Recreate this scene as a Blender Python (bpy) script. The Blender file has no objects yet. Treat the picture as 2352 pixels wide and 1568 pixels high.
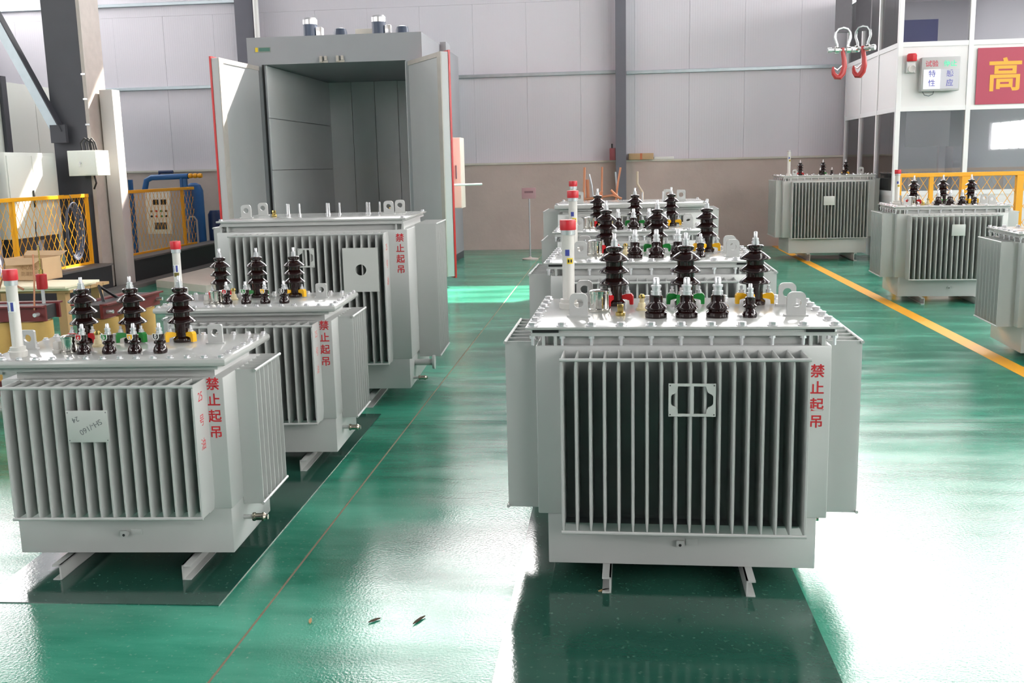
import bpy, bmesh, math, random
from mathutils import Vector, Matrix
random.seed(7)
SC = bpy.context.scene
COL = SC.collection
PI = math.pi
R = math.radians

# ------------------------------------------------------------------ camera
def make_camera():
    yaw, pitch, roll, f = .10202, .17301, -.02248, 2312.2
    fw = Vector((-math.sin(yaw)*math.cos(pitch), math.cos(yaw)*math.cos(pitch), -math.sin(pitch)))
    r = Vector((math.cos(yaw), math.sin(yaw), 0)); u = r.cross(fw)
    c, s = math.cos(roll), math.sin(roll)
    rr, uu = c*r + s*u, -s*r + c*u
    cam = bpy.data.cameras.new('camera'); o = bpy.data.objects.new('camera', cam); COL.objects.link(o)
    m = Matrix((rr, uu, -fw)).transposed().to_4x4(); m.translation = Vector((0, 0, 1.6))
    o.matrix_world = m
    cam.sensor_width = 36; cam.lens = 36*f/2352; cam.clip_end = 200
    SC.camera = o
make_camera()

# ------------------------------------------------------------------ sky, sun, exposure
w = bpy.data.worlds.new('sky'); SC.world = w; w.use_nodes = True
bg = w.node_tree.nodes['Background']; bg.inputs[0].default_value = (.80, .88, 1, 1); bg.inputs[1].default_value = 2.0
SUN_DIR = Vector((.62, 1.0, 1.0)).normalized()          # towards the sun
sl = bpy.data.lights.new('sun', 'SUN'); sl.energy = 30; sl.angle = R(.6); sl.color = (1, .93, .82)
so = bpy.data.objects.new('sun', sl); COL.objects.link(so); so.location = SUN_DIR*60
so.rotation_euler = SUN_DIR.to_track_quat('Z', 'Y').to_euler()
PANE_BACK, PANE_LEFT, PANE_RIGHT, PANE_REAR, PANE_ROOF = 21.0, 5.0, 20.0, 20.0, 5.0    # daylight glow of frosted panes; rear and roof ones added as fill
SC.view_settings.view_transform = 'Standard'; SC.view_settings.look = 'None'
SC.view_settings.exposure = -0.25; SC.view_settings.gamma = 1; SC.view_settings.use_curve_mapping = False

# ------------------------------------------------------------------ materials
def lin(c):
    c = c/255
    return c/12.92 if c <= .04045 else ((c+.055)/1.055)**2.4
def rgb(r, g, b): return (lin(r), lin(g), lin(b), 1)
MATS = {}
def mat(name, col, rough=.5, metal=0, coat=0, noise=0, nscale=6, bump=0, bscale=80, emis=0, trans=0, spec=.5):
    if name in MATS: return MATS[name]
    m = bpy.data.materials.new(name); m.use_nodes = True; nt = m.node_tree; n = nt.nodes; L = nt.links
    p = n['Principled BSDF']; p.inputs['Base Color'].default_value = col
    p.inputs['Roughness'].default_value = rough; p.inputs['Metallic'].default_value = metal
    p.inputs['Coat Weight'].default_value = coat; p.inputs['Coat Roughness'].default_value = .08
    p.inputs['Specular IOR Level'].default_value = spec
    if noise or bump:
        tc = n.new('ShaderNodeTexCoord')
    if noise:
        t = n.new('ShaderNodeTexNoise'); t.inputs['Scale'].default_value = nscale; t.inputs['Detail'].default_value = 4
        L.new(tc.outputs['Object'], t.inputs['Vector'])
        mx = n.new('ShaderNodeMix'); mx.data_type = 'RGBA'
        mx.inputs['A'].default_value = tuple(max(0, x*(1-noise)) for x in col[:3])+(1,)
        mx.inputs['B'].default_value = tuple(min(1, x*(1+noise)) for x in col[:3])+(1,)
        L.new(t.outputs['Fac'], mx.inputs['Factor']); L.new(mx.outputs['Result'], p.inputs['Base Color'])
    if bump:
        t2 = n.new('ShaderNodeTexNoise'); t2.inputs['Scale'].default_value = bscale; t2.inputs['Detail'].default_value = 3
        L.new(tc.outputs['Object'], t2.inputs['Vector'])
        b = n.new('ShaderNodeBump'); b.inputs['Strength'].default_value = bump; b.inputs['Distance'].default_value = .01
        L.new(t2.outputs['Fac'], b.inputs['Height']); L.new(b.outputs['Normal'], p.inputs['Normal'])
    if emis:
        p.inputs['Emission Color'].default_value = col; p.inputs['Emission Strength'].default_value = emis
    MATS[name] = m
    return m

PAINT = mat('grey_enamel_paint', rgb(180, 181, 179), .33, coat=.25, noise=.04, nscale=3)
PAINT2 = mat('light_grey_enamel_paint', rgb(184, 186, 182), .38, coat=.1, noise=.04, nscale=3)
LIDM = mat('grey_lid_enamel', rgb(172, 173, 170), .16, noise=.04, nscale=3, spec=.35)
ZINC = mat('zinc_plated_steel', rgb(214, 214, 216), .25, .55)
CHROME = mat('polished_chrome', rgb(225, 222, 215), .07, 1)
BRASS = mat('brass', rgb(205, 180, 110), .25, 1)
COPPER = mat('copper', rgb(214, 150, 118), .35, .8)
PORC = mat('brown_glazed_porcelain', rgb(30, 13, 12), .05, coat=.3)
RED = mat('red_plastic', rgb(196, 32, 44), .4)
REDP = mat('red_clamp_plastic', rgb(190, 22, 28), .35)
GREENP = mat('green_clamp_plastic', rgb(16, 120, 45), .35)
YELP = mat('yellow_clamp_plastic', rgb(236, 180, 20), .35)
CREAMP = mat('cream_porcelain', rgb(205, 190, 150), .35)
TUBEW = mat('grey_white_tube', rgb(196, 194, 188), .4)
WHITE = mat('white_plastic', rgb(225, 225, 222), .4)
BLACK = mat('black_rubber', rgb(24, 24, 26), .6)
BLUEL = mat('blue_sticker', rgb(60, 70, 150), .5)
YELL = mat('yellow_sticker', rgb(220, 190, 30), .5)
STENCIL = mat('red_stencil_paint', rgb(196, 40, 48), .5)
STENCIL2 = mat('faded_red_stencil_paint', rgb(205, 105, 100), .5)
PENCIL = mat('pencil_grey', rgb(110, 112, 114), .7)
SAFETY = mat('safety_yellow_paint', rgb(235, 165, 20), .42)
STEELD = mat('dark_grey_steel_paint', rgb(62, 63, 70), .5, noise=.12, nscale=4)
STEELM = mat('grey_steel_paint', rgb(100, 100, 110), .5, noise=.06)
GALV = mat('galvanised_steel', rgb(176, 186, 192), .38, .7, noise=.1, nscale=12)
RUSTY = mat('pale_worn_steel', rgb(176, 168, 162), .6, noise=.15, nscale=9)
OVENM = mat('oven_grey_sheet', rgb(140, 141, 146), .45, noise=.06, nscale=3)
OVENI = mat('oven_inside_galvanised_sheet', rgb(178, 178, 180), .45, .1, noise=.08, nscale=2)
OVENB = mat('oven_liner_sheet', rgb(212, 212, 214), .45, noise=.06, nscale=2)  # liner made paler than the door inside to make up for missing light
CREAM = mat('cream_white_sheet', rgb(226, 218, 206), .45)
OFFW = mat('white_aluminium', rgb(224, 224, 226), .35)
OFFP = mat('white_sandwich_panel', rgb(222, 220, 222), .45)
CABW = mat('white_cabinet_enamel', rgb(214, 218, 212), .4)
BLUEM = mat('blue_machine_paint', rgb(34, 92, 150), .4, noise=.1)
BLUED = mat('dark_blue_machine_paint', rgb(30, 52, 92), .45)
CARD = mat('cardboard', rgb(188, 158, 122), .8, noise=.08, nscale=10)
WOOD = mat('raw_timber', rgb(176, 140, 96), .75, noise=.15, nscale=5)
BOARD = mat('cream_pressboard', rgb(232, 220, 192), .7)
COILM = mat('varnished_paper_winding', rgb(204, 164, 92), .5, noise=.1, nscale=20)
MAROON = mat('maroon_clamp_paint', rgb(110, 34, 36), .4)
COREM = mat('dark_core_steel', rgb(44, 40, 42), .5)
CONC = mat('pale_concrete', rgb(200, 196, 186), .8, noise=.08, nscale=8)
STRAP = mat('grey_webbing', rgb(112, 105, 111), .85, noise=.08, nscale=30)
HOOKR = mat('red_hook_paint', rgb(190, 60, 60), .35)
BANNER = mat('red_banner_print', rgb(172, 60, 84), .5)
GOLD = mat('yellow_lettering', rgb(228, 168, 50), .5)
LAMPG = mat('green_lit_legend', rgb(60, 215, 160), .5, emis=.5)
LEGB = mat('blue_legend_print', rgb(96, 96, 180), .5)
LEGR = mat('red_legend_print', rgb(196, 70, 88), .5)
LITW = mat('lit_white_panel', rgb(235, 235, 242), .3, emis=.25)
BLINDM = mat('pale_roller_blind', rgb(232, 232, 230), .7)
GREENST = mat('green_sticker', rgb(60, 104, 92), .5)
SEALANT = mat('brown_joint_sealant', rgb(150, 128, 108), .8, noise=.3, nscale=30)

def wall_panel_mat():
    m = mat('pale_ribbed_wall_sheet', rgb(206, 203, 211), .42); nt = m.node_tree; n = nt.nodes; L = nt.links
    tc = n.new('ShaderNodeTexCoord'); wv = n.new('ShaderNodeTexWave'); wv.inputs['Scale'].default_value = 7
    wv.inputs['Distortion'].default_value = 0
    L.new(tc.outputs['Object'], wv.inputs['Vector'])
    b = n.new('ShaderNodeBump'); b.inputs['Strength'].default_value = .08; b.inputs['Distance'].default_value = .01
    L.new(wv.outputs['Fac'], b.inputs['Height']); L.new(b.outputs['Normal'], n['Principled BSDF'].inputs['Normal'])
    return m
WALLP = wall_panel_mat()
BRICK = mat('rendered_brown_brick', rgb(188, 172, 166), .85, noise=.14, nscale=2.2, bump=.3, bscale=14)

def floor_mat(name, c1, c2, r0, r1, bump, scuff):
    m = bpy.data.materials.new(name); m.use_nodes = True; nt = m.node_tree; n = nt.nodes; L = nt.links
    p = n['Principled BSDF']; tc = n.new('ShaderNodeTexCoord')
    a = n.new('ShaderNodeTexNoise'); a.inputs['Scale'].default_value = 1.1; a.inputs['Detail'].default_value = 6; a.inputs['Roughness'].default_value = .62
    mp = n.new('ShaderNodeMapping'); mp.inputs['Scale'].default_value = (.5, 1.9, 1)
    L.new(tc.outputs['Object'], mp.inputs[0]); L.new(mp.outputs[0], a.inputs['Vector'])
    cr = n.new('ShaderNodeValToRGB'); cr.color_ramp.elements[0].position = .38; cr.color_ramp.elements[1].position = .78
    cr.color_ramp.elements[0].color = c1; cr.color_ramp.elements[1].color = c2
    L.new(a.outputs['Fac'], cr.inputs[0])
    sp = n.new('ShaderNodeTexNoise'); sp.inputs['Scale'].default_value = 55; sp.inputs['Detail'].default_value = 5
    L.new(tc.outputs['Object'], sp.inputs['Vector'])
    sr = n.new('ShaderNodeValToRGB'); sr.color_ramp.elements[0].position = .62; sr.color_ramp.elements[1].position = .80
    sr.color_ramp.elements[1].color = (scuff, scuff, scuff, 1)
    L.new(sp.outputs['Fac'], sr.inputs[0])
    mx = n.new('ShaderNodeMix'); mx.data_type = 'RGBA'; mx.inputs['B'].default_value = rgb(150, 180, 168)
    L.new(sr.outputs[0], mx.inputs['Factor']); L.new(cr.outputs[0], mx.inputs['A'])
    L.new(mx.outputs['Result'], p.inputs['Base Color'])
    b2 = n.new('ShaderNodeTexNoise'); b2.inputs['Scale'].default_value = 2.3; b2.inputs['Detail'].default_value = 5
    L.new(mp.outputs[0], b2.inputs['Vector'])
    rr = n.new('ShaderNodeMapRange'); rr.inputs[1].default_value = .3; rr.inputs[2].default_value = .7
    rr.inputs[3].default_value = r0; rr.inputs[4].default_value = r1
    L.new(b2.outputs['Fac'], rr.inputs[0]); L.new(rr.outputs[0], p.inputs['Roughness'])
    bn = n.new('ShaderNodeTexNoise'); bn.inputs['Scale'].default_value = 95; bn.inputs['Detail'].default_value = 4
    L.new(tc.outputs['Object'], bn.inputs['Vector'])
    bp = n.new('ShaderNodeBump'); bp.inputs['Strength'].default_value = bump; bp.inputs['Distance'].default_value = .004
    L.new(bn.outputs['Fac'], bp.inputs['Height']); L.new(bp.outputs['Normal'], p.inputs['Normal'])
    p.inputs['Specular IOR Level'].default_value = .6
    MATS[name] = m
    return m
FLOORM = floor_mat('green_epoxy_floor', rgb(20, 114, 90), rgb(84, 176, 149), .085, .27, .22, .55)
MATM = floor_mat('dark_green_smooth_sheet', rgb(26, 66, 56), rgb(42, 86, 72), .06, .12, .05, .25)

def glass_mat():
    m = bpy.data.materials.new('tinted_window_glass'); m.use_nodes = True; nt = m.node_tree; n = nt.nodes; L = nt.links
    n.remove(n['Principled BSDF'])
    t = n.new('ShaderNodeBsdfTransparent'); t.inputs[0].default_value = (.88, .89, .92, 1)
    g = n.new('ShaderNodeBsdfGlossy'); g.inputs['Roughness'].default_value = .02
    f = n.new('ShaderNodeFresnel'); f.inputs[0].default_value = 1.6
    ad = n.new('ShaderNodeMath'); ad.operation = 'ADD'; ad.inputs[1].default_value = .08
    mx = n.new('ShaderNodeMixShader'); L.new(f.outputs[0], ad.inputs[0]); L.new(ad.outputs[0], mx.inputs[0])
    L.new(t.outputs[0], mx.inputs[1]); L.new(g.outputs[0], mx.inputs[2])
    L.new(mx.outputs[0], n['Material Output'].inputs[0])
    MATS['glass'] = m
    return m
GLASS = glass_mat()
def pane_mat(name, s, col=(1, .975, .95, 1)):
    m = mat(name, (.8, .8, .8, 1), .6)
    p = m.node_tree.nodes['Principled BSDF']
    p.inputs['Emission Color'].default_value = col; p.inputs['Emission Strength'].default_value = s
    return m

# ------------------------------------------------------------------ mesh builder
class B:
    def __init__(self): self.v = []; self.f = []
    def add(self, vs, fs):
        k = len(self.v); self.v += [tuple(x) for x in vs]; self.f += [tuple(i+k for i in q) for q in fs]
        return self
    def box(self, x0, x1, y0, y1, z0, z1, ch=0):
        if ch <= 0:
            vs = [(x, y, z) for z in (z0, z1) for (x, y) in ((x0, y0), (x1, y0), (x1, y1), (x0, y1))]
            return self.add(vs, [(3, 2, 1, 0), (4, 5, 6, 7), (0, 1, 5, 4), (1, 2, 6, 5), (2, 3, 7, 6), (3, 0, 4, 7)])
        bm = bmesh.new(); bmesh.ops.create_cube(bm, size=1)
        for q in bm.verts: q.co = ((x0+x1)/2+q.co.x*(x1-x0), (y0+y1)/2+q.co.y*(y1-y0), (z0+z1)/2+q.co.z*(z1-z0))
        bmesh.ops.bevel(bm, geom=list(bm.edges), offset=ch, segments=2, profile=.5, affect='EDGES')
        bm.verts.index_update()
        self.add([q.co[:] for q in bm.verts], [[x.index for x in f.verts] for f in bm.faces]); bm.free()
        return self
    def prism(self, poly, a, b, axis='z'):
        def P(u, v, w): return {'z': (u, v, w), 'y': (u, w, v), 'x': (w, u, v)}[axis]
        n = len(poly)
        vs = [P(u, v, a) for u, v in poly]+[P(u, v, b) for u, v in poly]
        fs = [tuple(range(n-1, -1, -1)), tuple(range(n, 2*n))]+[(i, (i+1) % n, n+(i+1) % n, n+i) for i in range(n)]
        return self.add(vs, fs)
    def lathe(self, prof, c=(0, 0, 0), seg=24, axis='z'):
        vs = []; fs = []
        for (r, z) in prof:
            for i in range(seg):
                a = 2*PI*i/seg; p = (r*math.cos(a), r*math.sin(a), z)
                if axis == 'y': p = (p[0], z, p[1])
                if axis == 'x': p = (z, p[0], p[1])
                vs.append((p[0]+c[0], p[1]+c[1], p[2]+c[2]))
        for k in range(len(prof)-1):
            for i in range(seg):
                j = (i+1) % seg; fs.append((k*seg+i, k*seg+j, (k+1)*seg+j, (k+1)*seg+i))
        fs.append(tuple(range(seg-1, -1, -1))); m = (len(prof)-1)*seg; fs.append(tuple(range(m, m+seg)))
        return self.add(vs, fs)
    def cyl(self, c, r, h, axis='z', seg=16): return self.lathe([(r, 0), (r, h)], c, seg, axis)
    def tube(self, pts, r, seg=8, closed=False):
        pts = [Vector(p) for p in pts]; n = len(pts); vs = []; fs = []; prev = None
        for i, p in enumerate(pts):
            if closed: d = pts[(i+1) % n]-pts[i-1]
            else: d = pts[min(i+1, n-1)]-pts[max(i-1, 0)]
            d.normalize()
            if prev is None: up = Vector((0, 0, 1)) if abs(d.z) < .9 else Vector((1, 0, 0))
            else: up = prev
            s = d.cross(up).normalized(); up = s.cross(d); prev = up
            rr = r[i] if isinstance(r, (list, tuple)) else r
            for k in range(seg):
                a = 2*PI*(k+.5)/seg; vs.append(p+s*(math.cos(a)*rr)+up*(math.sin(a)*rr))
        for i in range(n if closed else n-1):
            j = (i+1) % n
            for k in range(seg):
                q = (k+1) % seg; fs.append((i*seg+k, i*seg+q, j*seg+q, j*seg+k))
        if not closed:
            fs.append(tuple(range(seg-1, -1, -1))); fs.append(tuple(range((n-1)*seg, n*seg)))
        return self.add(vs, fs)
    def holed(self, poly, c, r, y0, y1, seg=36):
        """plate in the xz plane (outline poly, seen from c) with a round hole of radius r at c"""
        def dist(an):
            ca, sa = math.cos(an), math.sin(an); best = 0
            n = len(poly)
            for i in range(n):
                x1, z1 = poly[i][0]-c[0], poly[i][1]-c[1]; x2, z2 = poly[(i+1) % n][0]-c[0], poly[(i+1) % n][1]-c[1]
                den = ca*(z2-z1)-sa*(x2-x1)
                if abs(den) < 1e-12: continue
                t = (x1*(z2-z1)-z1*(x2-x1))/den; u = (x1*sa-z1*ca)/den
                if t > 0 and -1e-6 <= u <= 1+1e-6: best = max(best, t)
            return best
        ans = sorted({round(2*PI*i/seg, 5) for i in range(seg)} | {round(math.atan2(p[1]-c[1], p[0]-c[0]) % (2*PI), 5) for p in poly})
        vs = []; fs = []; n = len(ans)
        for an in ans:
            ca, sa = math.cos(an), math.sin(an); d = dist(an)
            for (q, y) in ((d, y0), (r, y0), (r, y1), (d, y1)): vs.append((c[0]+q*ca, y, c[1]+q*sa))
        for i in range(n):
            j = (i+1) % n
            for k in range(4): fs.append((i*4+k, j*4+k, j*4+(k+1) % 4, i*4+(k+1) % 4))
        return self.add(vs, fs)
    def mesh(self, name, m, smooth=True):
        me = bpy.data.meshes.new(name); me.from_pydata(self.v, [], self.f); me.materials.append(m)
        bm = bmesh.new(); bm.from_mesh(me); bmesh.ops.recalc_face_normals(bm, faces=bm.faces); bm.to_mesh(me); bm.free()
        if smooth:
            me.polygons.foreach_set('use_smooth', [True]*len(me.polygons)); me.set_sharp_from_angle(angle=R(34))
        me.update()
        return me
def lug_outline(w_, h, cr):
    p = [(-w_, 0), (w_, 0)]
    for k in range(5): a = PI/2*k/4; p.append((w_-cr+cr*math.cos(a), h-cr+cr*math.sin(a)))
    for k in range(5): a = PI/2+PI/2*k/4; p.append((-w_+cr+cr*math.cos(a), h-cr+cr*math.sin(a)))
    return p
CACHE = {}
def cached(key, fn):
    if key not in CACHE: CACHE[key] = fn()
    return CACHE[key]
def put(name, me, parent=None, loc=(0, 0, 0), rot=(0, 0, 0)):
    o = bpy.data.objects.new(name, me); COL.objects.link(o)
    o.location = loc; o.rotation_euler = rot
    if parent is not None: o.parent = parent
    return o
def part(name, b, m, parent=None, loc=(0, 0, 0), rot=(0, 0, 0), smooth=True):
    return put(name, b.mesh(name, m, smooth), parent, loc, rot)
def tag(o, label, cat, group=None):
    o['label'] = label; o['category'] = cat
    if group: o['group'] = group
    return o
def thing(name, label, cat, loc=(0, 0, 0), rz=0, group=None):
    o = bpy.data.objects.new(name, None); COL.objects.link(o); o.location = loc; o.rotation_euler = (0, 0, rz)
    o.empty_display_size = .1
    return tag(o, label, cat, group)
def struct(o): o['kind'] = 'structure'; return o
def text_mesh(s, size, m, depth=.0006, bold=0, key=None):
    def mk():
        cu = bpy.data.curves.new('lettering', 'FONT'); cu.body = s; cu.size = size; cu.align_x = 'CENTER'; cu.align_y = 'CENTER'
        cu.extrude = depth; cu.offset = bold; cu.space_line = 1.28
        ob = bpy.data.objects.new('lettering', cu); COL.objects.link(ob)
        dg = bpy.context.evaluated_depsgraph_get(); dg.update()
        me = bpy.data.meshes.new_from_object(ob.evaluated_get(dg))
        bpy.data.objects.remove(ob); me.materials.clear(); me.materials.append(m)
        return me
    return cached(('txt', s, size, m.name, bold), mk)
FRONT = (PI/2, 0, 0)            # lettering that faces the camera side (-y)
RIGHT = (PI/2, 0, PI/2)         # lettering that faces +x

# ------------------------------------------------------------------ setting: floor
def build_floor():
    base = struct(part('floor', B().box(-13, 14, -10, 19.6, -.25, -.004), SEALANT, smooth=False))
    xs = [-13, -7, -1.29, 4.42, 9.2, 14]; ys = [-10, 0, 6.19, 12.4, 19.6]
    for i in range(len(xs)-1):
        for j in range(len(ys)-1):
            g = .006; gy = .0035
            part('slab', B().box(xs[i]+g, xs[i+1]-g, ys[j]+gy, ys[j+1]-gy, -.2, 0), FLOORM, base, smooth=False)
    b = B().box(2.97, 3.11, -10, 19.4, 0, .0015)
    struct(part('trim_1', b, SAFETY, smooth=False))
build_floor()
# smooth sheets laid under the two rows
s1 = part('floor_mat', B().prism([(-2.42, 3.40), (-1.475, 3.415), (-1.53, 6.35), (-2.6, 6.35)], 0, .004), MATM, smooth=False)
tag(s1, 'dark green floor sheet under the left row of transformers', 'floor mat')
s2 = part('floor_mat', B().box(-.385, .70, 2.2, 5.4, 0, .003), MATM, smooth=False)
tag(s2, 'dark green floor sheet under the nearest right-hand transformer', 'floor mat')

# ------------------------------------------------------------------ setting: walls, windows, roof
YB, XL, XR, YR, ZR = 19.45, -12.5, 13.5, -9.5, 10.4
def window(idx, kind, u0, u1, v0, v1, at, n, m, clear=(), rows=1):
    """kind: 'y' wall facing y at y=at, 'x' wall at x=at, 'z' roof; u along wall, v vertical (or y on the roof)"""
    def bx(b, a0, a1, c0, c1, d0, d1):
        if kind == 'y': return b.box(a0, a1, at+d0, at+d1, c0, c1)
        if kind == 'x': return b.box(at+d0, at+d1, a0, a1, c0, c1)
        return b.box(a0, a1, c0, c1, at+d0, at+d1)
    fr = B(); t = .05
    bx(fr, u0, u1, v0, v0+t, -.05, .05); bx(fr, u0, u1, v1-t, v1, -.05, .05)
    bx(fr, u0, u0+t, v0+t, v1-t, -.05, .05); bx(fr, u1-t, u1, v0+t, v1-t, -.05, .05)
    root = struct(part('window_%d' % idx, fr, OFFW, smooth=False))
    du = (u1-u0)/n; dv = (v1-v0)/rows
    for i in range(1, n):
        for j in range(rows):
            if (i, j) in clear and (i-1, j) in clear: continue
            part('mullion', bx(B(), u0+i*du-.025, u0+i*du+.025, max(v0+t, v0+j*dv), min(v1-t, v0+(j+1)*dv), -.045, .045), OFFW, root, smooth=False)
    for j in range(1, rows):
        for i in range(n):
            if (i, j) in clear and (i, j-1) in clear: continue
            part('transom', bx(B(), max(u0+t, u0+i*du), min(u1-t, u0+(i+1)*du), v0+j*dv-.025, v0+j*dv+.025, -.04, .04), OFFW, root, smooth=False)
    for i in range(n):
        for j in range(rows):
            if (i, j) in clear: continue
            part('pane', bx(B(), u0+i*du, u0+(i+1)*du, v0+j*dv, v0+(j+1)*dv, -.006, .006), m, root, smooth=False)
def hole_wall(name, kind, U, V, at, th, holes, m):
    """solid wall with rectangular openings: vertical strips between hole edges"""
    us = sorted({U[0], U[1]} | {h[0] for h in holes} | {h[1] for h in holes})
    b = B()
    for a, c in zip(us, us[1:]):
        mid = (a+c)/2; segs = sorted([(h[2], h[3]) for h in holes if h[0] < mid < h[1]]); v = V[0]
        for (s, e) in segs+[(V[1], V[1])]:
            if s > v+1e-6:
                if kind == 'y': b.box(a, c, at, at+th, v, s)
                elif kind == 'x': b.box(at, at+th, a, c, v, s)
                else: b.box(a, c, v, s, at, at+th)
            v = max(v, e)
    return struct(part(name, b, m, smooth=False))
PB = pane_mat('daylit_frosted_pane_back', PANE_BACK); PL = pane_mat('daylit_frosted_pane_left', PANE_LEFT); PS = pane_mat('daylit_frosted_pane_right', PANE_RIGHT)
PR = pane_mat('fill_pane_rear', PANE_REAR); PZ = pane_mat('fill_roof_sheet', PANE_ROOF)
# back wall: low rendered brick, ribbed panels, then glazing
bw = [(-5.3, -.1, 6.0, 9.6), (.42, 6.95, 6.0, 9.6), (7.5, 13.2, 6.0, 9.6), (.42, 6.95, 4.65, 5.75), (7.5, 13.2, 4.65, 5.75)]
wb = hole_wall('wall_back', 'y', (XL-.2, XR+.2), (4.58, ZR), YB, .2, bw, WALLP)
struct(part('wall_plinth', B().box(XL-.2, XR+.2, YB-.10, YB+.2, 0, 1.62), BRICK, smooth=False))
struct(part('trim_2', B().box(XL, XR, YB-.13, YB+.02, 1.62, 1.655), CONC, smooth=False))
pm = cached('wallpanel', lambda: B().box(.0, 1.003, 0, .2, 1.655, 4.578, .0025).mesh('wall_panel', WALLP, False))
for i in range(26): put('wall_panel', pm, wb, (-12.65+1.005*i, YB+random.uniform(-.002, .002), 0))
window(1, 'y', *bw[0], YB+.1, 6, PB, clear=((4, 2), (4, 3), (2, 1), (2, 2), (1, 1), (1, 2)), rows=4)
window(2, 'y', *bw[1], YB+.1, 8, PB, clear=((0, 2), (1, 0), (1, 1), (2, 0), (2, 1), (3, 0), (3, 1), (1, 2), (0, 1)), rows=4)
window(3, 'y', *bw[2], YB+.1, 7, PB, rows=4)
window(4, 'y', *bw[3], YB+.1, 8, PB)
window(5, 'y', *bw[4], YB+.1, 7, PB)
# left, right and rear walls; unseen windows, several added as fill light
lw = [(-7, -1, 3.6, 6.6), (0.5, 6.5, 3.6, 6.6), (8, 13.5, 5.2, 7.2), (16.9, 19.3, 5.0, 7.8)]
hole_wall('wall_left', 'x', (YR, YB), (0, ZR), XL-.2, .2, lw, WALLP)
for k, h in enumerate(lw): window((6, 7, 8, 19)[k], 'x', *h, XL-.1, 7, PB if k == 3 else PL, rows=2)
rw = [(-7, -1, 3.4, 5.4), (0.5, 6.5, 3.4, 6.6), (8, 14.5, 4.6, 6.8), (-6.6, -3.2, 1.75, 2.75)]
hole_wall('wall_right', 'x', (YR, YB), (0, ZR), XR, .2, rw, WALLP)
for k, h in enumerate(rw): window((9, 10, 11, 20)[k], 'x', *h, XR+.1, 4 if k == 3 else 7, PS, rows=1 if k == 3 else 2)
ew = [(-12, -9.2, 3.6, 7.6), (6.8, 10.8, 3.6, 7.6)]
hole_wall('wall_rear', 'y', (XL-.2, XR+.2), (0, ZR), YR-.2, .2, ew, STEELD)
for k, h in enumerate(ew): window(12+k, 'y', *h, YR-.1, 5, PR, rows=3)  # rear windows added to light the transformers' front faces
sk = [(-10.2, -8.6, -6, 12), (4.6, 6.2, -6, 12), (9.8, 11.4, -6, 12)]
hole_wall('ceiling', 'z', (XL-.2, XR+.2), (YR-.2, YB+.2), ZR, .2, sk, STEELM)
for k, h in enumerate(sk): window(15+k, 'z', *h, ZR+.1, 1, PZ, rows=9)  # unseen skylights, added as fill from above

# girts on the back wall
def girt(i, x0, x1, z):
    struct(part('trim_%d' % i, B().box(x0, x1, YB-.07, YB, z-.03, z+.03, .006), GALV, smooth=False))
girt(3, -12.4, -7.05, 3.23); girt(4, -6.75, .06, 3.27); girt(5, .26, 4.16, 3.25); girt(6, -12.4, -7.05, 4.80)
# H columns along the back wall
def h_column(label, x, y, w_, d_, z1, m, rz=0, t=.016):
    o = thing('steel_column', label, 'column', (x, y, 0), rz)
    part('flange', B().box(-w_/2, w_/2, -d_/2, -d_/2+t, 0, z1), m, o, smooth=False)
    part('flange', B().box(-w_/2, w_/2, d_/2-t, d_/2, 0, z1), m, o, smooth=False)
    part('web', B().box(-t/2, t/2, -d_/2+t, d_/2-t, .0, z1), m, o, smooth=False)
    return o
h_column('dark grey steel column on back wall beside cardboard boxes', .155, YB-.27, .19, .30, ZR, STEELM)
h_column('grey steel column on back wall behind the open oven', -6.86, YB-.27, .34, .30, ZR, STEELM)
dp = part('downpipe', B().cyl((-6.59, YB-.5, 2.4), .05, ZR-2.4, seg=16), WHITE)
tag(dp, 'white plastic downpipe beside the steel column above the oven', 'pipe')
# things on the ledge of the brick wall
o = thing('control_box', 'small dark red control box on left side of back column', 'box', (.035, YB-.33, 1.655))
part('body', B().box(-.09, .02, -.06, .06, 0, .22, .006), mat('dark_red_paint', rgb(128, 60, 66), .5), o)
part('conduit', B().box(-.06, -.03, -.02, .01, .22, .30), BLACK, o)
o = thing('cardboard_box', 'long flat brown carton lying on brick ledge beside back column', 'carton', (.30, YB-.12, 1.655))
part('body', B().box(0, .46, -.08, .10, 0, .115, .004), CARD, o)
part('tape', B().box(.21, .25, -.081, -.08, 0, .115), mat('orange_tape', rgb(196, 110, 70), .5), o)
o = part('foam_strip', B().box(.77, 1.14, YB-.12, YB-.02, 1.655, 1.70, .008), WHITE)
tag(o, 'white strip lying on brick ledge right of the carton', 'strip')
# small sign on a stand
o = thing('stand_sign', 'small pinkish notice board on a thin post before brick wall', 'sign', (-1.42, 17.3, 0))
part('base', B().lathe([(.14, 0), (.14, .015), (.03, .03), (.0125, .05)], seg=20), RUSTY, o)
part('post', B().cyl((0, 0, .03), .012, 1.02, seg=10), GALV, o)
bd = part('board', B().box(-.125, .115, -.02, -.005, 1.035, 1.22, .004), mat('pink_sign_board', rgb(168, 140, 146), .6), o)
part('print_line', B().box(-.08, .07, -.0215, -.02, 1.13, 1.165), mat('grey_sign_print', rgb(120, 96, 104), .6), o)

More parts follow.
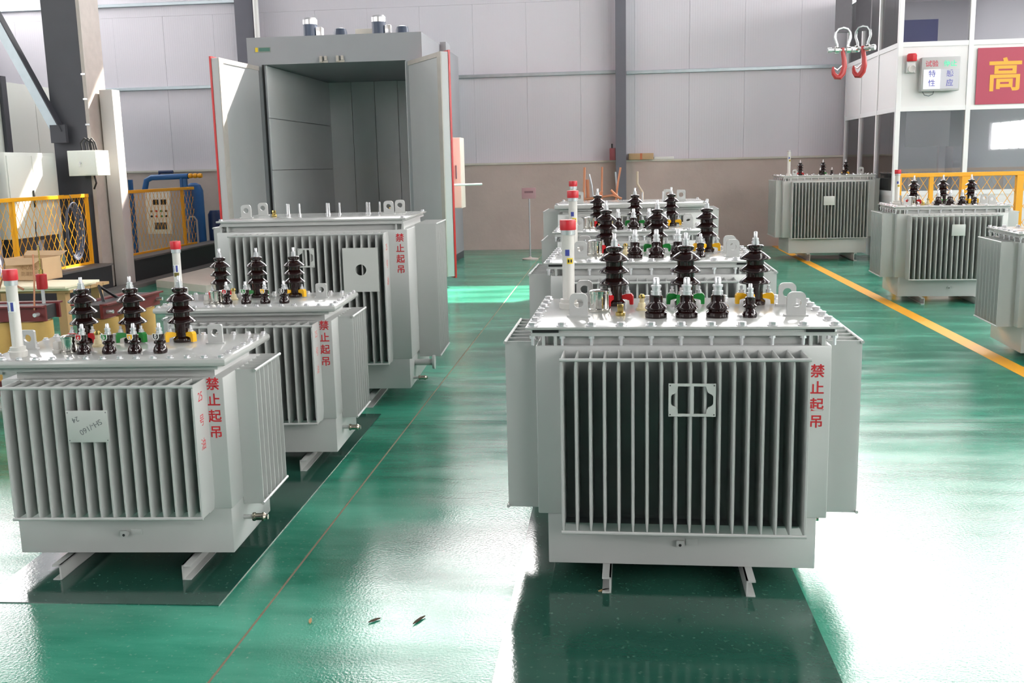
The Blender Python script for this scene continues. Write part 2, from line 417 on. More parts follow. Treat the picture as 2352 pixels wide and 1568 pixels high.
# ------------------------------------------------------------------ transformers
def fin_mesh(d, t, h):
    def mk():
        b = B(); prof = [(-t/2, 0), (-t/2, -d+.012), (-t*.28, -d), (t*.28, -d), (t/2, -d+.012), (t/2, 0)]
        vs = []; n = len(prof)
        for (z, s) in ((0, .35), (.045, 1), (h-.035, 1), (h, .35)):
            vs += [(x*s, y, z) for x, y in prof]
        fs = [tuple(range(n-1, -1, -1)), tuple(range(3*n, 4*n))]
        for k in range(3): fs += [(k*n+i, k*n+(i+1) % n, (k+1)*n+(i+1) % n, (k+1)*n+i) for i in range(n)]
        return b.add(vs, fs).mesh('cooling_fin', PAINT)
    return cached(('fin', d, t, h), mk)
def bolt_mesh(s, low):
    def mk():
        b = B(); b.lathe([(.017*s, 0), (.017*s, .003*s)], seg=14); b.lathe([(.0125*s, .003*s), (.0125*s, .011*s), (.010*s, .0125*s)], seg=6)
        return b.mesh('lid_bolt', ZINC)
    return cached(('bolt', s, low), mk)
def nut_mesh():
    return cached('nut', lambda: B().lathe([(.0065, -.072), (.0065, -.046), (.0125, -.046), (.0125, -.034), (.0065, -.034), (.0065, -.012)], seg=8).mesh('bolt_nut', ZINC))
def hv_mesh(h):
    k = h/.30
    pr = [(.044, 0), (.046, .006), (.046, .018), (.036, .024), (.034, .062)]
    for z in (.095, .145, .195):
        pr += [(.036, z-.012), (.050, z-.008), (.0625, z-.006), (.064, z-.002), (.062, z+.002), (.036, z+.022)]
    pr += [(.027, .221), (.025, .226)]
    top = [(.024, .226), (.033, .230), (.035, .236), (.035, .245), (.029, .249), (.020, .250)]
    P = B().lathe([(r*k, z*k) for r, z in pr+top], seg=28).mesh('high_voltage_bushing', PORC)
    T = B().lathe([(r*k, z*k) for r, z in [(.016, .249), (.016, .262), (.0135, .262), (.0135, .276), (.008, .277), (.008, .300), (.006, .303)]], seg=12).mesh('terminal', ZINC)
    return P, T
def clamp_mesh(k):
    pf = [(.030, .028), (.030, .042), (.052, .050), (.072, .050), (.080, .040), (.080, .004), (.066, .004), (.064, .022), (.050, .026)]
    b = B().prism([(x*k, z*k) for x, z in pf], -.011*k, .011*k, 'y')
    return {c: b.mesh('clamp', m) for c, m in (('r', REDP), ('g', GREENP), ('y', YELP))}
def stud_mesh(k):
    b = B().lathe([(.013*k, .050*k), (.013*k, .054*k)], (.056*k, 0, 0), 12).lathe([(.0105*k, .054*k), (.0105*k, .064*k)], (.056*k, 0, 0), 6).lathe([(.006*k, .064*k), (.006*k, .080*k)], (.056*k, 0, 0), 8)
    return b.mesh('clamp_stud', ZINC)
def lv_mesh(kind):
    if kind == 'big':
        P = [(.042, 0), (.044, .004), (.044, .020), (.036, .026), (.036, .030), (.042, .034), (.044, .038), (.042, .043), (.028, .056), (.026, .062), (.026, .086), (.022, .089)]
        T = [(.021, .089), (.021, .104), (.017, .105), (.017, .118), (.0205, .119), (.0205, .127), (.0135, .128), (.0135, .150), (.010, .157)]
    elif kind == 'neutral':
        P = [(.028, 0), (.029, .012), (.022, .026), (.019, .034), (.026, .040), (.026, .046), (.018, .052), (.0195, .060), (.0195, .078), (.016, .080)]
        T = [(.0135, .080), (.0135, .096), (.0105, .097), (.0105, .106), (.013, .107), (.013, .113), (.0085, .114), (.0085, .126), (.006, .131)]
    else:
        P = [(.027, 0), (.028, .010), (.024, .024), (.016, .036), (.023, .040), (.023, .047), (.0165, .050), (.0185, .056), (.0185, .074), (.015, .076)]
        T = [(.013, .076), (.013, .086), (.010, .087), (.010, .094), (.012, .095), (.012, .101), (.008, .102), (.007, .116), (.005, .120)]
    return B().lathe(P, seg=24).mesh('low_voltage_bushing', PORC), B().lathe(T, seg=12).mesh('terminal', ZINC)
def lug_mesh(s, square=False):
    b = B(); cr = .010 if square else .022
    b.holed(lug_outline(.036*s, .094*s, cr*s), (0, .054*s), .0185*s, -.008*s, .008*s)
    b.box(-.046*s, .046*s, -.014*s, .014*s, 0, .006*s)
    return b.mesh('lifting_lug', PAINT)
HVP = {}
LVM = {k: lv_mesh(k) for k in ('big', 'neutral', 'small')}
def hv_set(h):
    if h not in HVP:
        k = h/.30; HVP[h] = (hv_mesh(h), clamp_mesh(k), stud_mesh(k))
    return HVP[h]

def transformer(label, loc, yaw, P, s=1.0):
    o = thing('oil_transformer', label, 'transformer', (loc[0], loc[1], 0), R(yaw), 'oil transformers lined up in the hall')
    o.scale = (s, s, s)
    sw, sd, z0, z1 = P['skirt']           # half width, depth, bottom, top
    bwid, zb = P['body']                  # half width, top
    lw_, lf, lb, lz, lt = P['lid']        # half width, front y, back y, top z, thickness
    part('tank_base', B().box(-sw, sw, 0, sd, z0, z1+.01, .004), PAINT2 if P.get('pale') else PAINT, o)
    part('tank_body', B().box(-bwid, bwid, -.004, sd+.004, z1, zb, .005), PAINT, o)
    part('tank_neck', B().box(-bwid+.045, bwid-.045, .035, sd-.03, zb-.01, lz-lt-.012), PAINT, o)
    if P['style'] == 'A':
        part('rim_flange', B().box(-lw_+.02, lw_-.02, lf+.012, lb-.012, lz-lt-.026, lz-lt-.012), PAINT, o)
        part('gasket', B().box(-lw_+.026, lw_-.026, lf+.016, lb-.016, lz-lt-.013, lz-lt+.001), PAINT, o)
        if P.get('gasket', 1):
            for (g0, g1) in ((-lw_+.026, -lw_+.125), (lw_-.13, lw_-.03)): part('gasket_gap', B().box(g0, g1, lf+.008, lf+.018, lz-lt-.012, lz-lt), BLACK, o, smooth=False)
        part('lid', B().box(-lw_, lw_, lf, lb, lz-lt, lz, .002), LIDM, o)
        for sx in (-1, 1):
            for xx in (bwid-.075, bwid-.03): part('corner_gusset', B().box(sx*xx-.006, sx*xx+.006, .0, .06, zb-.005, lz-lt-.026), PAINT, o)
    else:
        part('rim_flange', B().box(-lw_+.05, lw_-.05, lf+.05, lb-.05, lz-lt-.02, lz-lt+.002), PAINT, o)
        part('lid', B().box(-lw_, lw_, lf, lb, lz-lt, lz, min(.014, lt*.45)), LIDM, o)
    # front fins with bars along the tips
    n, hs, d, fz0, fz1 = P['fins']; fm = fin_mesh(d, P.get('ft', .013), fz1-fz0)
    for i in range(n): put('cooling_fin', fm, o, (-hs+2*hs*i/(n-1), .002, fz0))
    for z in (fz0+.004, fz1-.004):
        part('fin_bar', B().tube([(-hs-.006, -d+.001, z), (hs+.006, -d+.001, z)], .0065, 8), PAINT, o)
    part('fin_tray', B().box(-hs, hs, -d*.35, .0, fz0-.006, fz0), PAINT, o)
    # side fins
    ns, sy0, sy1, sx_, sz0, sz1 = P['side']; sdp = sx_-bwid; sm = fin_mesh(round(sdp, 4), .012, sz1-sz0)
    for sgn in (-1, 1):
        for i in range(ns):
            y = sy0+(sy1-sy0)*i/(ns-1)
            put('cooling_fin', sm, o, (sgn*(bwid-.002), y, sz0), (0, 0, sgn*PI/2))
        for z in (sz0+.004, sz1-.004):
            part('fin_bar', B().tube([(sgn*(sx_-.002), sy0-.012, z), (sgn*(sx_-.002), sy1+.012, z)], .0065, 8), PAINT, o)
    # foot channels
    fx, fh, fl0, fl1, fwid = P['feet']
    for (sgn, x) in zip((1, -1), fx):
        # web on the inner side, open outwards
        t = .007; xi = x+sgn*fwid/2; xo = x-sgn*fwid/2
        b = B().box(min(xi, xi-sgn*t), max(xi, xi-sgn*t), fl0, fl1, 0, fh)
        b.box(min(xi, xo), max(xi, xo), fl0, fl1, 0, t).box(min(xi, xo), max(xi, xo), fl0, fl1, fh-t, fh)
        part('foot_channel', b, PAINT, o, smooth=False)
    # lid bolts
    nx, ny, bs = P['bolts']; bm_ = bolt_mesh(bs, P['style'] == 'A'); ins = .026
    pts = [(-lw_+ins+(2*lw_-2*ins)*i/(nx-1), y) for i in range(nx) for y in (lf+ins, lb-ins)]
    pts += [(sx*(lw_-ins), lf+ins+(lb-lf-2*ins)*j/(ny-1)) for j in range(1, ny-1) for sx in (-1, 1)]
    for (x, y) in pts:
        put('lid_bolt', bm_, o, (x, y, lz))
        if P['style'] == 'A' and nx > 2 and (y < lf+ins+.01 or abs(x) > lw_-ins-.01): put('bolt_nut', nut_mesh(), o, (x, y, lz))
    # bushings
    for i, (x, y) in enumerate(P.get('hv', ())):
        (pm_, tm_), cm, stm = hv_set(P['hvh']); b = put('high_voltage_bushing', pm_, o, (x, y, lz))
        put('terminal', tm_, b)
        for a in P.get('hva', (200, 320, 80)):
            put('clamp', cm['rgy'[i]], b, rot=(0, 0, R(a))); put('clamp_stud', stm, b, rot=(0, 0, R(a)))
    for (x, y, k, tg) in P.get('lv', ()):
        pm_, tm_ = LVM[k]; b = put('low_voltage_bushing', pm_, o, (x, y, lz)); put('terminal', tm_, b)
        if tg:
            c_, ch = tg
            part('phase_tag', B().prism([(-.015, .080), (-.015, .064), (-.008, .055), (.008, .055), (.015, .064), (.015, .080)], -.0225, -.021, 'y'), WHITE, b, rot=(0, 0, R(-18)))
            part('phase_tag', B().prism([(-.012, .078), (-.012, .065), (-.006, .058), (.006, .058), (.012, .065), (.012, .078)], -.0232, -.0225, 'y'), c_, b, rot=(0, 0, R(-18)))
            put('tag_letter', text_mesh(ch, .022, WHITE, .0003, .0006), b, (.0, 0, 0), (0, 0, 0)).matrix_local = Matrix.Rotation(R(-18), 4, 'Z') @ Matrix.Translation((0, -.0236, .068)) @ Matrix.Rotation(PI/2, 4, 'X')
    if P.get('tube'):
        x, y, h = P['tube']; r = .0255 if P['style'] == 'A' else .021
        b = part('oil_level_tube', B().lathe([(r*1.55, 0), (r*1.6, .012), (r*1.6, .022), (r*1.4, .026), (r*1.4, .040), (r*1.05, .042), (r, .044), (r, h-.05)], seg=24), TUBEW, o, (x, y, lz))
        part('collar', B().lathe([(r*1.16, h-.062), (r*1.18, h-.058), (r*1.18, h-.042)], seg=24), ZINC, b)
        if P.get('cap', True):
            part('cap', B().lathe([(r*1.3, h-.042), (r*1.32, h-.04), (r*1.32, h-.004), (r*1.26, h)], seg=24), RED, b)
        def sticker(z0_, z1_, a0, a1, m, nm='label_sticker'):
            vs = []; n_ = 6
            for q in range(n_+1):
                a = R(a0+(a1-a0)*q/n_)
                for z in (z0_, z1_):
                    for rr in (r+.0002, r+.0009): vs.append((rr*math.cos(a), rr*math.sin(a), z))
            fs = []
            for q in range(n_):
                k = q*4; l = k+4
                fs += [(k, l, l+2, k+2), (k+1, k+3, l+3, l+1), (k+2, l+2, l+3, k+3), (k, k+1, l+1, l)]
            fs += [(0, 2, 3, 1), (n_*4, n_*4+1, n_*4+3, n_*4+2)]
            part(nm, B().add(vs, fs), m, b)
        if P['style'] == 'A':
            sticker(h*.60, h*.67, 245, 285, BLUEL); sticker(h*.51, h*.575, 262, 320, YELL)
            sticker(h*.525, h*.56, 268, 284, BLACK); sticker(h*.525, h*.56, 292, 310, BLACK)
        else:
            sticker(h*.52, h*.64, 225, 320, WHITE); sticker(h*.53, h*.63, 270, 298, BLUEL); sticker(h*.53, h*.63, 232, 244, BLUEL)
            if P.get('sticker2'): sticker(h*.46, h*.52, 235, 310, mat('olive_sticker', rgb(110, 100, 40), .5))
    if P.get('valve'):
        x, y, k = P['valve']
        part('pressure_relief_valve', B().lathe([(r_*k, z_*k) for r_, z_ in [(.045, 0), (.047, .004), (.047, .012), (.039, .014), (.039, .072), (.042, .074), (.042, .084), (.035, .089), (.008, .092)]], seg=28), CHROME, o, (x, y, lz))
    for (x, y, m) in P.get('plugs', ()):
        b = part('oil_plug', B().lathe([(.018, 0), (.020, .004), (.020, .014), (.012, .016)], seg=18), m, o, (x, y, lz))
        part('plug_head', B().box(-.012, .012, -.012, .012, .016, .046, .002), m, b)
    for (x, y, s_) in P.get('lugs', ()):
        put('lifting_lug', cached(('lug', s_, P['style']), lambda: lug_mesh(s_, P['style'] == 'B')), o, (x, y, lz))
    for (x, y, h) in P.get('studs', ()):
        part('stud', B().lathe([(.012, 0), (.012, .01), (.007, .01), (.007, h)], seg=10), ZINC, o, (x, y, lz))
    for (x, y) in P.get('tap', ()):
        b = part('tap_changer', B().lathe([(.024, 0), (.024, .008), (.018, .012), (.014, .03), (.010, .032), (.010, .05)], seg=18), CREAMP, o, (x, y, lz))
        part('pointer', B().lathe([(.014, .05), (.014, .058), (.008, .066)], seg=12), BRASS, b)
    # lettering, plates, earth terminal, drain
    tx = P.get('text')
    if tx:
        for q, ch in enumerate('禁止起吊'): put('warning_letter', text_mesh(ch, tx[2], STENCIL, .0004, .0009), o, (tx[0], -.0046, tx[1]+(1.5-q)*tx[2]*1.22), FRONT)
    t2 = P.get('text2')
    if t2:
        for q, ch in enumerate(('25', '号', '油')): put('fin_lettering', text_mesh(ch, t2[2], t2[3], .0003, 0), o, (hs+.0070, -d*.55, t2[1]+(1-q)*t2[2]*1.9), RIGHT)
    pl = P.get('plate')
    if pl:
        kind, px, pz, pw, ph = pl; y1_ = -d-.006; y0_ = y1_-.003
        if kind == 'plain':
            b = part('name_plate', B().box(px-pw/2, px+pw/2, y0_, y1_, pz-ph/2, pz+ph/2, .001), PAINT2, o)
            for (ax, az) in ((-1, -1), (1, -1), (-1, 1), (1, 1)):
                part('rivet_hole', B().cyl((px+ax*(pw/2-.007), y0_-.0006, pz+az*(ph/2-.008)), .0025, .001, 'y', 10), PENCIL, b)
            if P.get('scribble'):
                put('pencil_note', text_mesh('SH-/160', .030, PENCIL, .0002), b, (px+.012, y0_-.0006, pz-.002), (PI/2, R(180-28), 0))
                put('pencil_note', text_mesh('24', .028, PENCIL, .0002), b, (px-.045, y0_-.0006, pz+.028), (PI/2, R(180-20), 0))
        else:
            W, H = pw/2, ph/2; b = B(); t = .010
            b.box(px-W, px+W, y0_, y1_, pz+H-t, pz+H).box(px-W, px+W, y0_, y1_, pz-H, pz-H+t)
            b.box(px-W, px-W+t*.9, y0_, y1_, pz-H+t, pz+H-t).box(px+W-t*.9, px+W, y0_, y1_, pz-H+t, pz+H-t).box(px-.006, px+.006, y0_, y1_, pz-H+t, pz+H-t)
            for ax in (-1, 1):
                for az in (-1, 1):
                    q = [(W-t*.9, H-t), (W-.034, H-t), (W-.031, H-.026), (W-.026, H-.034), (W-.014, H-.040), (W-t*.9, H-.046)]
                    q = [(px+ax*u, pz+az*v) for u, v in q]
                    b.prism(q, y0_, y1_, 'y')
            b2 = part('plate_bracket', b, PAINT2, o, smooth=False)
            for (ax, az) in ((-1, -1), (1, -1), (-1, 1), (1, 1)):
                part('rivet_hole', B().cyl((px+ax*(W-.006), y0_-.0006, pz+az*(H-.007)), .0025, .001, 'y', 10), BLACK, b2)
    bp_ = P.get('bigplate')
    if bp_:
        px, pz, pw, ph, r_ = bp_
        part('instrument_plate', B().holed([(px-pw/2, pz-ph/2), (px+pw/2, pz-ph/2), (px+pw/2, pz+ph/2), (px-pw/2, pz+ph/2)], (px, pz), r_, -d-.010, -d-.006, 40), PAINT2, o, smooth=False)
    ez = (z0+z1)/2-.01
    if P.get('earth', True):
        b = part('earth_terminal', B().lathe([(.013, -.012), (.013, 0)], (0, -.0, ez), 14, 'y').box(-.014, .014, -.020, -.012, ez-.006, ez+.016), PAINT, o)
        part('bolt_hole', B().cyl((0, -.0212, ez-.001), .0055, .0014, 'y', 12), BLACK, b)
        part('earth_plate', B().box(.022, .068, -.003, .001, ez-.006, ez+.018, .001), PAINT, o)
    dz = P.get('drain')
    if dz:
        y_, z_, dx_ = dz
        b = part('drain_pipe', B().lathe([(.009, 0), (.009, .05)], (sw-.002-dx_, y_, z_), 14, 'x'), PAINT, o)
        part('drain_cap', B().lathe([(.016, .04), (.018, .042), (.018, .050), (.0145, .052), (.0145, .078), (.018, .08), (.018, .088), (.011, .096), (.011, .104)], (sw-.002-dx_, y_, z_), 16, 'x'), mat('nickel', rgb(190, 180, 165), .18, 1), b)
    if P.get('flange'):
        y_, z_ = P['flange']
        b = part('outlet_pipe', B().lathe([(.022, 0), (.022, .13)], (sw-.002, y_, z_), 18, 'x'), PAINT, o)
        part('pipe_flange', B().lathe([(.05, .13), (.05, .145)], (sw-.002, y_, z_), 24, 'x'), PAINT, b)
    return o

TA = dict(style='A', skirt=(.506, .76, .066, .268), body=(.543, .928), lid=(.58, -.012, .80, 1.0, .010),
          fins=(18, .435, .18, .255, .912), side=(8, .09, .66, .672, .262, .93), feet=((-.278, .255), .066, -.13, .88, .034),
          bolts=(11, 7, 1.25), hv=((-.255, .585), (.045, .585), (.333, .585)), hvh=.303, hva=(188, 352, 248),
          lv=((-.087, .228, 'big', None), (.031, .228, 'big', None), (.15, .228, 'big', None), (.273, .222, 'neutral', None)),
          tube=(-.446, .497, .372), valve=(-.314, .405, 1.0), plugs=((-.227, .276, BRASS),), tap=((-.14, .43),),
          lugs=((-.392, .255, 1), (-.388, .70, 1), (.452, .25, 1), (.462, .55, 1)), text=(.494, .735, .052), drain=(.12, .225, .072))
TA1 = dict(TA, plate=('bracket', .03, .765, .166, .12))
TQ = dict(TA, plate=('plain', .02, .765, .13, .115), text=None)
TAGS = ((REDP, 'c'), (GREENP, 'b'), (YELP, 'a'), (BLACK, '0'))
TB = dict(style='B', skirt=(.442, .50, .088, .275), body=(.447, .81), lid=(.49, -.085, .515, .90, .032),
          fins=(16, .372, .14, .278, .808), side=(7, .15, .49, .53, .245, .812), feet=((-.262, .268), .066, -.075, .55, .036), ft=.014,
          bolts=(15, 7, .85), hv=((-.25, .325), (-.04, .325), (.172, .325)), hvh=.275, hva=(215, 330, 95),
          lv=tuple((-.13+.104*i, .058, 'small', TAGS[i]) for i in range(4)), tube=(-.372, .012, .345), valve=(-.198, .085, .8),
          plugs=((-.25, .082, TUBEW),), tap=((-.148, .22),), lugs=((-.418, .175, .85), (.335, .26, .85)), text=(.405, .685, .053),
          text2=(0, .655, .05, STENCIL2), plate=('plain', -.04, .655, .163, .125), drain=(.14, .19, 0))
TB1 = dict(TB, scribble=True, text2=(0, .655, .05, STENCIL))
TB2 = dict(TB, plate=None, sticker2=True)
TC = dict(style='A', skirt=(.632, .95, .105, .312), body=(.65, 1.195), lid=(.645, -.02, .98, 1.272, .012), gasket=0,
          fins=(22, .515, .17, .305, 1.183), side=(12, .36, .88, .80, .26, 1.21), feet=((-.36, .36), .066, -.12, 1.05, .05), bolts=(2, 2, 1.0),
          lugs=((-.56, .38, 1.0), (-.56, .78, 1.0), (.42, .62, 1.0), (.47, .82, 1.0)), plugs=((-.40, .52, BRASS), (.43, .66, BRASS)),
          studs=tuple((-.36+.30*i+dx, .72+dy, .085) for i in range(3) for dx, dy in ((0, 0), (.03, -.06), (.10, -.02))),
          text=(.598, 1.03, .058), text2=(0, .97, .06, STENCIL2), plate=('bracket', .0, 1.03, .11, .125), bigplate=(.36, .945, .235, .29, .036),
          flange=(.22, .245), drain=(.12, .155, 0), earth=False)
TD = dict(TC, style='B', lid=(.73, -.05, 1.0, 1.215, .045), body=(.70, 1.12), skirt=(.68, .95, .105, .312), fins=(24, .57, .17, .305, 1.11),
          side=(10, .2, .86, .86, .26, 1.14), text=None, text2=None, plate=None, bigplate=None, studs=((.12, .2, .1), (.32, .25, .1)), plugs=(),
          lugs=((-.5, .2, 1.2), (.38, .55, 1.2), (.50, .3, 1.2)), flange=None, drain=None)
TE = dict(TC, lid=(.72, -.02, 1.0, 1.34, .014), body=(.70, 1.26), skirt=(.60, .95, .12, .37), fins=(24, .575, .15, .36, 1.245), side=(10, .10, .86, .80, .37, 1.27),
          feet=((-.30, .42), .12, -.1, 1.0, .05), pale=True, bolts=(14, 6, 1.1), plate=('plain', -.02, .95, .17, .14), bigplate=None, text=None, text2=None, studs=(),
          tube=(-.58, .25, .44), cap=False, hv=((-.34, .6), (.02, .6), (.38, .6)), hvh=.24, lv=((-.1, .2, 'small', None), (.08, .2, 'small', None), (.26, .2, 'small', None)),
          plugs=(), lugs=((-.48, .3, 1), (.55, .3, 1.2)), flange=None, drain=None)

transformer('grey transformer at right front with cut-out plate bracket on its fins', (.25, 3.72), -1.0, TA1)
transformer('second grey transformer in the right row, its fins half hidden behind the front one', (.215, 5.71), -1.0, dict(TA, text=None, plate=None), 1.05)
transformer('third grey transformer in the right row, only bushings and lid edge showing', (.13, 8.12), -1.0, dict(TA, text=None, plate=None, gasket=0), 1.063)
transformer('last transformer in the right row, pale lid without bushings near brick wall', (.165, 9.85), -1.0, TD)
transformer('grey transformer at left front with a plain plate marked in pencil', (-1.965, 3.70), 2.5, TB1)
transformer('middle grey transformer in the left row between the front one and tall one', (-1.935, 5.145), 2.5, TB2)
transformer('tall grey transformer without bushings standing before the open oven', (-2.02, 6.64), 2.5, TC)
transformer('large pale transformer near the back wall with uncapped white tube', (3.38, 16.42), 0, TE)
transformer('grey transformer with plain plate before the yellow fence and glazed room', (3.68, 11.46), -3.0, dict(TQ, gasket=0), 1.06)
transformer('grey transformer cut off by the right edge of the picture', (3.67, 8.06), -3.0, dict(TQ, gasket=0, tube=None, lugs=((-.44, .10, 1), (.452, .25, 1))), 1.0)

# core with copper leads behind the last transformer
def core_unit(label, loc, rz, n, sp, r, hc, leads):
    o = thing('core_and_coils', label, 'transformer core', (loc[0], loc[1], 0), rz)
    L_ = (n-1)*sp/2+r+.02
    for z0_ in (.10, .18+hc):
        for sy in (-1, 1):
            part('clamp_beam', B().box(-L_, L_, sy*.10-.012, sy*.10+.012, z0_, z0_+.11).box(-L_, L_, min(sy*.10, sy*.15), max(sy*.10, sy*.15), z0_+.098, z0_+.11), MAROON, o, smooth=False)
        part('yoke', B().box(-L_+.02, L_-.02, -.085, .085, z0_+.005, z0_+.10), COREM, o, smooth=False)
        for x in (-L_+.05, L_-.05):
            part('clamp_bolt', B().lathe([(.014, -.165), (.014, .165)], (x, 0, z0_+.05), 8, 'y'), ZINC, o)
    for i in range(n):
        x = -(n-1)*sp/2+i*sp
        b = part('winding', B().lathe([(r*.8, .2), (r, .205), (r, .2+hc-.03), (r*.8, .2+hc-.025)], (x, 0, 0), 32), COILM, o)
        part('end_ring', B().lathe([(r*.86, .2+hc-.026), (r*.86, .2+hc-.01)], (x, 0, 0), 28), BOARD, b)
    part('support_foot', B().box(-L_+.05, -L_+.12, -.2, .2, 0, .1), MAROON, o, smooth=False)
    part('support_foot', B().box(L_-.12, L_-.05, -.2, .2, 0, .1), MAROON, o, smooth=False)
    for pts, rr, m in leads: part('copper_lead', B().tube(pts, rr, 8), m, o)
    return o
zt = 1.14
core_unit('core with copper leads sticking up behind the last right-row transformer', (.0, 11.75), 0, 3, .32, .15, .80,
          [([(-.33, 0, zt), (-.33, 0, 1.30), (-.32, 0, 1.56)], .014, COPPER), ([(-.28, .02, zt), (-.29, .02, 1.42)], .02, COPPER), ([(-.22, 0, zt), (-.24, .0, 1.35), (-.27, .02, 1.48)], .010, GALV),
           ([(-.13, 0, zt), (-.12, 0, 1.56)], .012, COPPER), ([(.03, 0, zt), (.06, 0, 1.38), (.09, 0, 1.55)], .012, COPPER), ([(.06, .02, zt), (.03, .02, 1.50)], .010, GALV),
           ([(.34, 0, zt), (.34, 0, 1.26), (.28, 0, 1.36), (.28, 0, 1.50)], .014, mat('tinned_braid', rgb(176, 160, 140), .5)),
           ([(-.34, -.16, 1.20), (0, -.16, 1.24), (.1, -.16, 1.2)], .016, COPPER), ([(-.2, -.16, 1.2), (-.12, -.16, 1.29)], .014, COPPER), ([(.06, -.16, 1.22), (-.02, -.16, 1.30)], .014, COPPER)])
# cores behind the left front transformer
core_unit('nearer core unit with maroon clamp beam behind the left front transformer', (-4.25, 6.55), R(4), 3, .245, .115, .44,
          [([(.31, -.12, .7), (.33, -.12, .9), (.34, -.12, 1.08)], .006, COPPER), ([(.02, -.1, .72), (.10, -.1, .92), (.24, -.1, .84)], .008, COPPER), ([(-.2, -.1, .72), (-.24, -.12, 1.1)], .009, COPPER)])
core_unit('farther tan-wound core unit turned end-on behind the left front bushings', (-3.86, 7.5), R(86), 3, .27, .125, .36,
          [([(-.2, 0, .6), (-.1, .1, .75), (.1, .05, .62)], .012, BLACK)])
o = thing('lead_insulator', 'small red insulator with thin rod on the maroon clamp beam', 'insulator', (-3.905, 6.53, .735))
part('post', B().cyl((0, 0, 0), .012, .12, seg=10), ZINC, o)
part('body', B().lathe([(.034, .10), (.036, .11), (.036, .20), (.03, .205)], seg=18), mat('red_insulator', rgb(170, 34, 40), .4), o)
part('rod', B().lathe([(.016, .205), (.016, .235), (.005, .24), (.005, .40)], seg=10), BRASS, o)
part('wire', B().tube([(0, 0, .40), (-.005, 0, .5), (.0, 0, .56)], .004, 6), BLACK, o)
# timber bench with boards and carton behind the cores
o = thing('timber_bench', 'low timber bench carrying cream boards near the fence', 'bench', (-5.45, 8.9, 0))
for (x, y) in ((-.5, -.3), (.5, -.3), (-.5, .3), (.5, .3)): part('leg', B().box(x-.04, x+.04, y-.04, y+.04, 0, .56), WOOD, o, smooth=False)
for k in range(6): part('plank', B().box(-.6, .6, -.36+.12*k+.004, -.36+.12*(k+1)-.004, .56, .585), WOOD, o, smooth=False)
for k, (dx, a) in enumerate(((0, 3), (.05, -4))):
    q = part('pressboard_sheet', B().box(-.62, .56, -.34, .2, .0, .022, .003), BOARD, None, (-5.42+dx, 8.82, .586+.024*k), (0, 0, R(a)))
    tag(q, ('upper' if k else 'lower')+' cream pressboard sheet on the timber bench', 'board', 'pressboard sheets on the bench')
o = thing('cardboard_box', 'open tan cardboard carton on the timber bench by the fence', 'carton', (-5.48, 9.05, .636), R(-6))
part('body', B().box(-.20, .20, -.14, .14, 0, .005).box(-.20, .20, -.14, -.135, 0, .21).box(-.20, .20, .135, .14, 0, .21).box(-.20, -.195, -.14, .14, 0, .21).box(.195, .20, -.14, .14, 0, .21), CARD, o, smooth=False)
part('flap', B().add([(-.2, -.14, .21), (.2, -.14, .21), (.17, -.22, .16), (-.1, -.25, .15), (-.2, -.138, .214), (.2, -.138, .214), (.17, -.22, .164), (-.1, -.25, .154)], [(0, 1, 2, 3), (4, 7, 6, 5), (0, 4, 5, 1), (1, 5, 6, 2), (2, 6, 7, 3), (3, 7, 4, 0)]), CARD, o, smooth=False)
part('flap', B().add([(-.2, .14, .21), (.2, .14, .21), (.22, .22, .25), (-.22, .22, .25), (-.2, .138, .214), (.2, .138, .214), (.22, .22, .254), (-.22, .22, .254)], [(3, 2, 1, 0), (5, 6, 7, 4), (0, 1, 5, 4), (1, 2, 6, 5), (2, 3, 7, 6), (3, 0, 4, 7)]), CARD, o, smooth=False)
put('printed_text', text_mesh('小心轻放\n防潮防压', .045, mat('grey_print', rgb(140, 110, 80), .8), .0003), o, (.06, -.1408, .09), FRONT)

